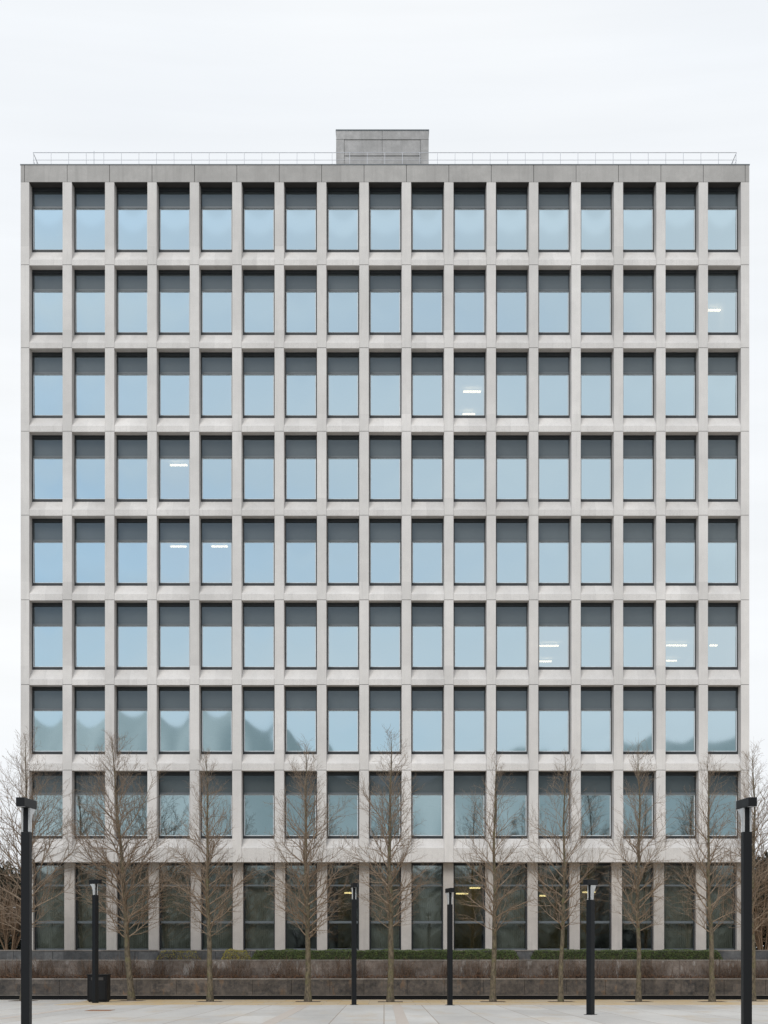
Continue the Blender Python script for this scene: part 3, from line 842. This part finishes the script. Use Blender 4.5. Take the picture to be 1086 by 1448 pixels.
# ------------------------------------------------------------------ lamp posts
def clear_plastic():
    k = NT('clear_acrylic')
    k.color((.92, .94, .95)); k.rough(.12); k.b.inputs['Transmission Weight'].default_value = .55; k.b.inputs['IOR'].default_value = 1.2
    return k.m
M['acrylic'] = clear_plastic()
def lamp_post(px, D, H, yaw, w_, label, hl=.34, hwid=.075):
    y = D - D0; x = (px - CX) * D / F
    root = empty('lamp_post', (x, y, 0), yaw); tag(root, label, 'lamp post', 'black lamp posts on the plaza')
    h = w_ / 2; zn = H - .56
    b = MB(); b.box(-h, h, -h, h, -.02, zn); b.build('pole', M['black'], root, .008)
    b = MB(); b.box(-h - .05, h + .05, -h - .05, h + .05, -.02, .014); b.build('base_plate', M['black'], root, .004)
    b = MB(); b.box(-.042, .042, -.038, .038, zn + .001, H - .151); b.build('neck', M['black'], root, .004)
    for s in (-1, 1):                   # clear side plates, flaring towards the rear under the head
        b = MB()
        prof = [(-.05, zn + .002), (.05, zn + .002), (.06, zn + .17), (.11, zn + .30), (hl - .06, H - .153), (-.05, H - .153)]
        xa, xb = (.046, .074) if s > 0 else (-.074, -.046)
        A = [(xa, u, z) for u, z in prof]; B = [(xb, u, z) for u, z in prof]
        m = len(prof)
        for i in range(m):
            j = (i + 1) % m
            b.face([A[i], B[i], B[j], A[j]])
        b.face(A[::-1]); b.face(B)
        b.build('lens', M['acrylic'], root)
    b = MB(); b.box(-hwid, hwid, -hl, hl, H - .15, H); b.build('lamp_head', M['black'], root, .008)
    b = MB(); b.box(-hwid + .02, hwid - .02, -hl + .04, -.21, H - .1535, H - .149); b.box(-hwid + .02, hwid - .02, .21, hl - .04, H - .1535, H - .149)
    b.build('light_panel', M['galv'], root)
def dep(py): return CAMZ * F / (py - HZ)
lamp_post(37.4, 28.8, 1.38 + 235 * 28.8 / F, math.radians(-6), .15, 'tall black lamp post cut off at the left edge of the plaza')
lamp_post(1055.6, 28.8, 1.38 + 235 * 28.8 / F, math.radians(6), .15, 'tall black lamp post cut off at the right edge of the plaza')
lamp_post(134.8, dep(1418.4), 1.38 + 121 * dep(1418.4) / F, math.radians(52), .17, 'short black lamp post in front of the black litter bin', .26, .085)
lamp_post(500.6, dep(1421), 1.38 + 116 * dep(1421) / F, math.radians(8), .16, 'short black lamp post just left of the tallest tree')
lamp_post(636.2, dep(1421.5), 1.38 + 109 * dep(1421.5) / F, math.radians(14), .16, 'short black lamp post beside the yellow lit ground floor window')
lamp_post(835, dep(1435), 1.38 + 121 * dep(1435) / F, math.radians(-48), .17, 'short black lamp post standing nearest the viewer, in front of the right hedge', .22, .08)

# litter bin
xb_, yb_ = at_base(138.5, 1417.2)
root = empty('litter_bin', (xb_, yb_ + .4, 0)); tag(root, 'squat black metal litter bin behind the short left lamp post', 'litter bin')
b = MB(); b.box(-.40, .34, -.40, .40, .05, 1.0); b.build('body', M['binmat'], root, .012)
b = MB(); b.box(-.415, .355, -.415, .415, 1.003, 1.045); b.build('lid', M['black'], root, .008)
b = MB(); b.box(-.36, .30, -.36, .36, -.01, .049); b.build('plinth_or_shade_strip', M['black'], root)
b = MB(); b.box(-.34, .28, -.412, -.401, .10, .78); b.build('door', M['black'], root, .004)
b = MB(); b.box(-.26, .20, -.408, -.4005, .82, .93); b.build('slot', M['joint'], root)
# rusty plate
Dp = dep(1428.8)
b = MB(); b.box(-.37, .37, -.6, .6, -.01, .008); o = b.build('cover_plate', M['rust']); o.location = ((141.5 - CX) * Dp / F, Dp - D0, 0)
tag(o, 'rusty steel cover plate set in the paving in front of the bin', 'cover plate')

# ------------------------------------------------------------------ what the glass mirrors: woods and a hill across the plaza
rnd = random.Random(3); b = MB()
for i in range(150):
    x = -92 + 184 * i / 149 + rnd.uniform(-1, 1); y = -rnd.uniform(98, 108); H = rnd.uniform(12.2, 14.6) + (2.6 if 8 < x < 34 and rnd.random() < .35 else 0)
    R_ = rnd.uniform(1.8, 3.2); c = Vector((x, y, H * .55))
    for j in range(420):
        d = Vector((rnd.gauss(0, 1), rnd.gauss(0, 1), rnd.gauss(0, 1))).normalized() * rnd.uniform(.5, 1.0)
        p = c + Vector((d.x * R_, d.y * R_, d.z * H * .46))
        u = d.orthogonal().normalized() * rnd.uniform(.3, .7); v = d.cross(u).normalized() * rnd.uniform(.2, .6)
        b.face([p - u, p - v, p + u, p + v])
b.box(-95, 95, -110, -109, -.2, 10.5)
tag(b.build('woods', M['woods']), 'dark woods across the plaza mirrored in the ground floor glass', 'woods', kind='stuff')
# hill: ridge height from the photograph rows where the mirrored outline stands
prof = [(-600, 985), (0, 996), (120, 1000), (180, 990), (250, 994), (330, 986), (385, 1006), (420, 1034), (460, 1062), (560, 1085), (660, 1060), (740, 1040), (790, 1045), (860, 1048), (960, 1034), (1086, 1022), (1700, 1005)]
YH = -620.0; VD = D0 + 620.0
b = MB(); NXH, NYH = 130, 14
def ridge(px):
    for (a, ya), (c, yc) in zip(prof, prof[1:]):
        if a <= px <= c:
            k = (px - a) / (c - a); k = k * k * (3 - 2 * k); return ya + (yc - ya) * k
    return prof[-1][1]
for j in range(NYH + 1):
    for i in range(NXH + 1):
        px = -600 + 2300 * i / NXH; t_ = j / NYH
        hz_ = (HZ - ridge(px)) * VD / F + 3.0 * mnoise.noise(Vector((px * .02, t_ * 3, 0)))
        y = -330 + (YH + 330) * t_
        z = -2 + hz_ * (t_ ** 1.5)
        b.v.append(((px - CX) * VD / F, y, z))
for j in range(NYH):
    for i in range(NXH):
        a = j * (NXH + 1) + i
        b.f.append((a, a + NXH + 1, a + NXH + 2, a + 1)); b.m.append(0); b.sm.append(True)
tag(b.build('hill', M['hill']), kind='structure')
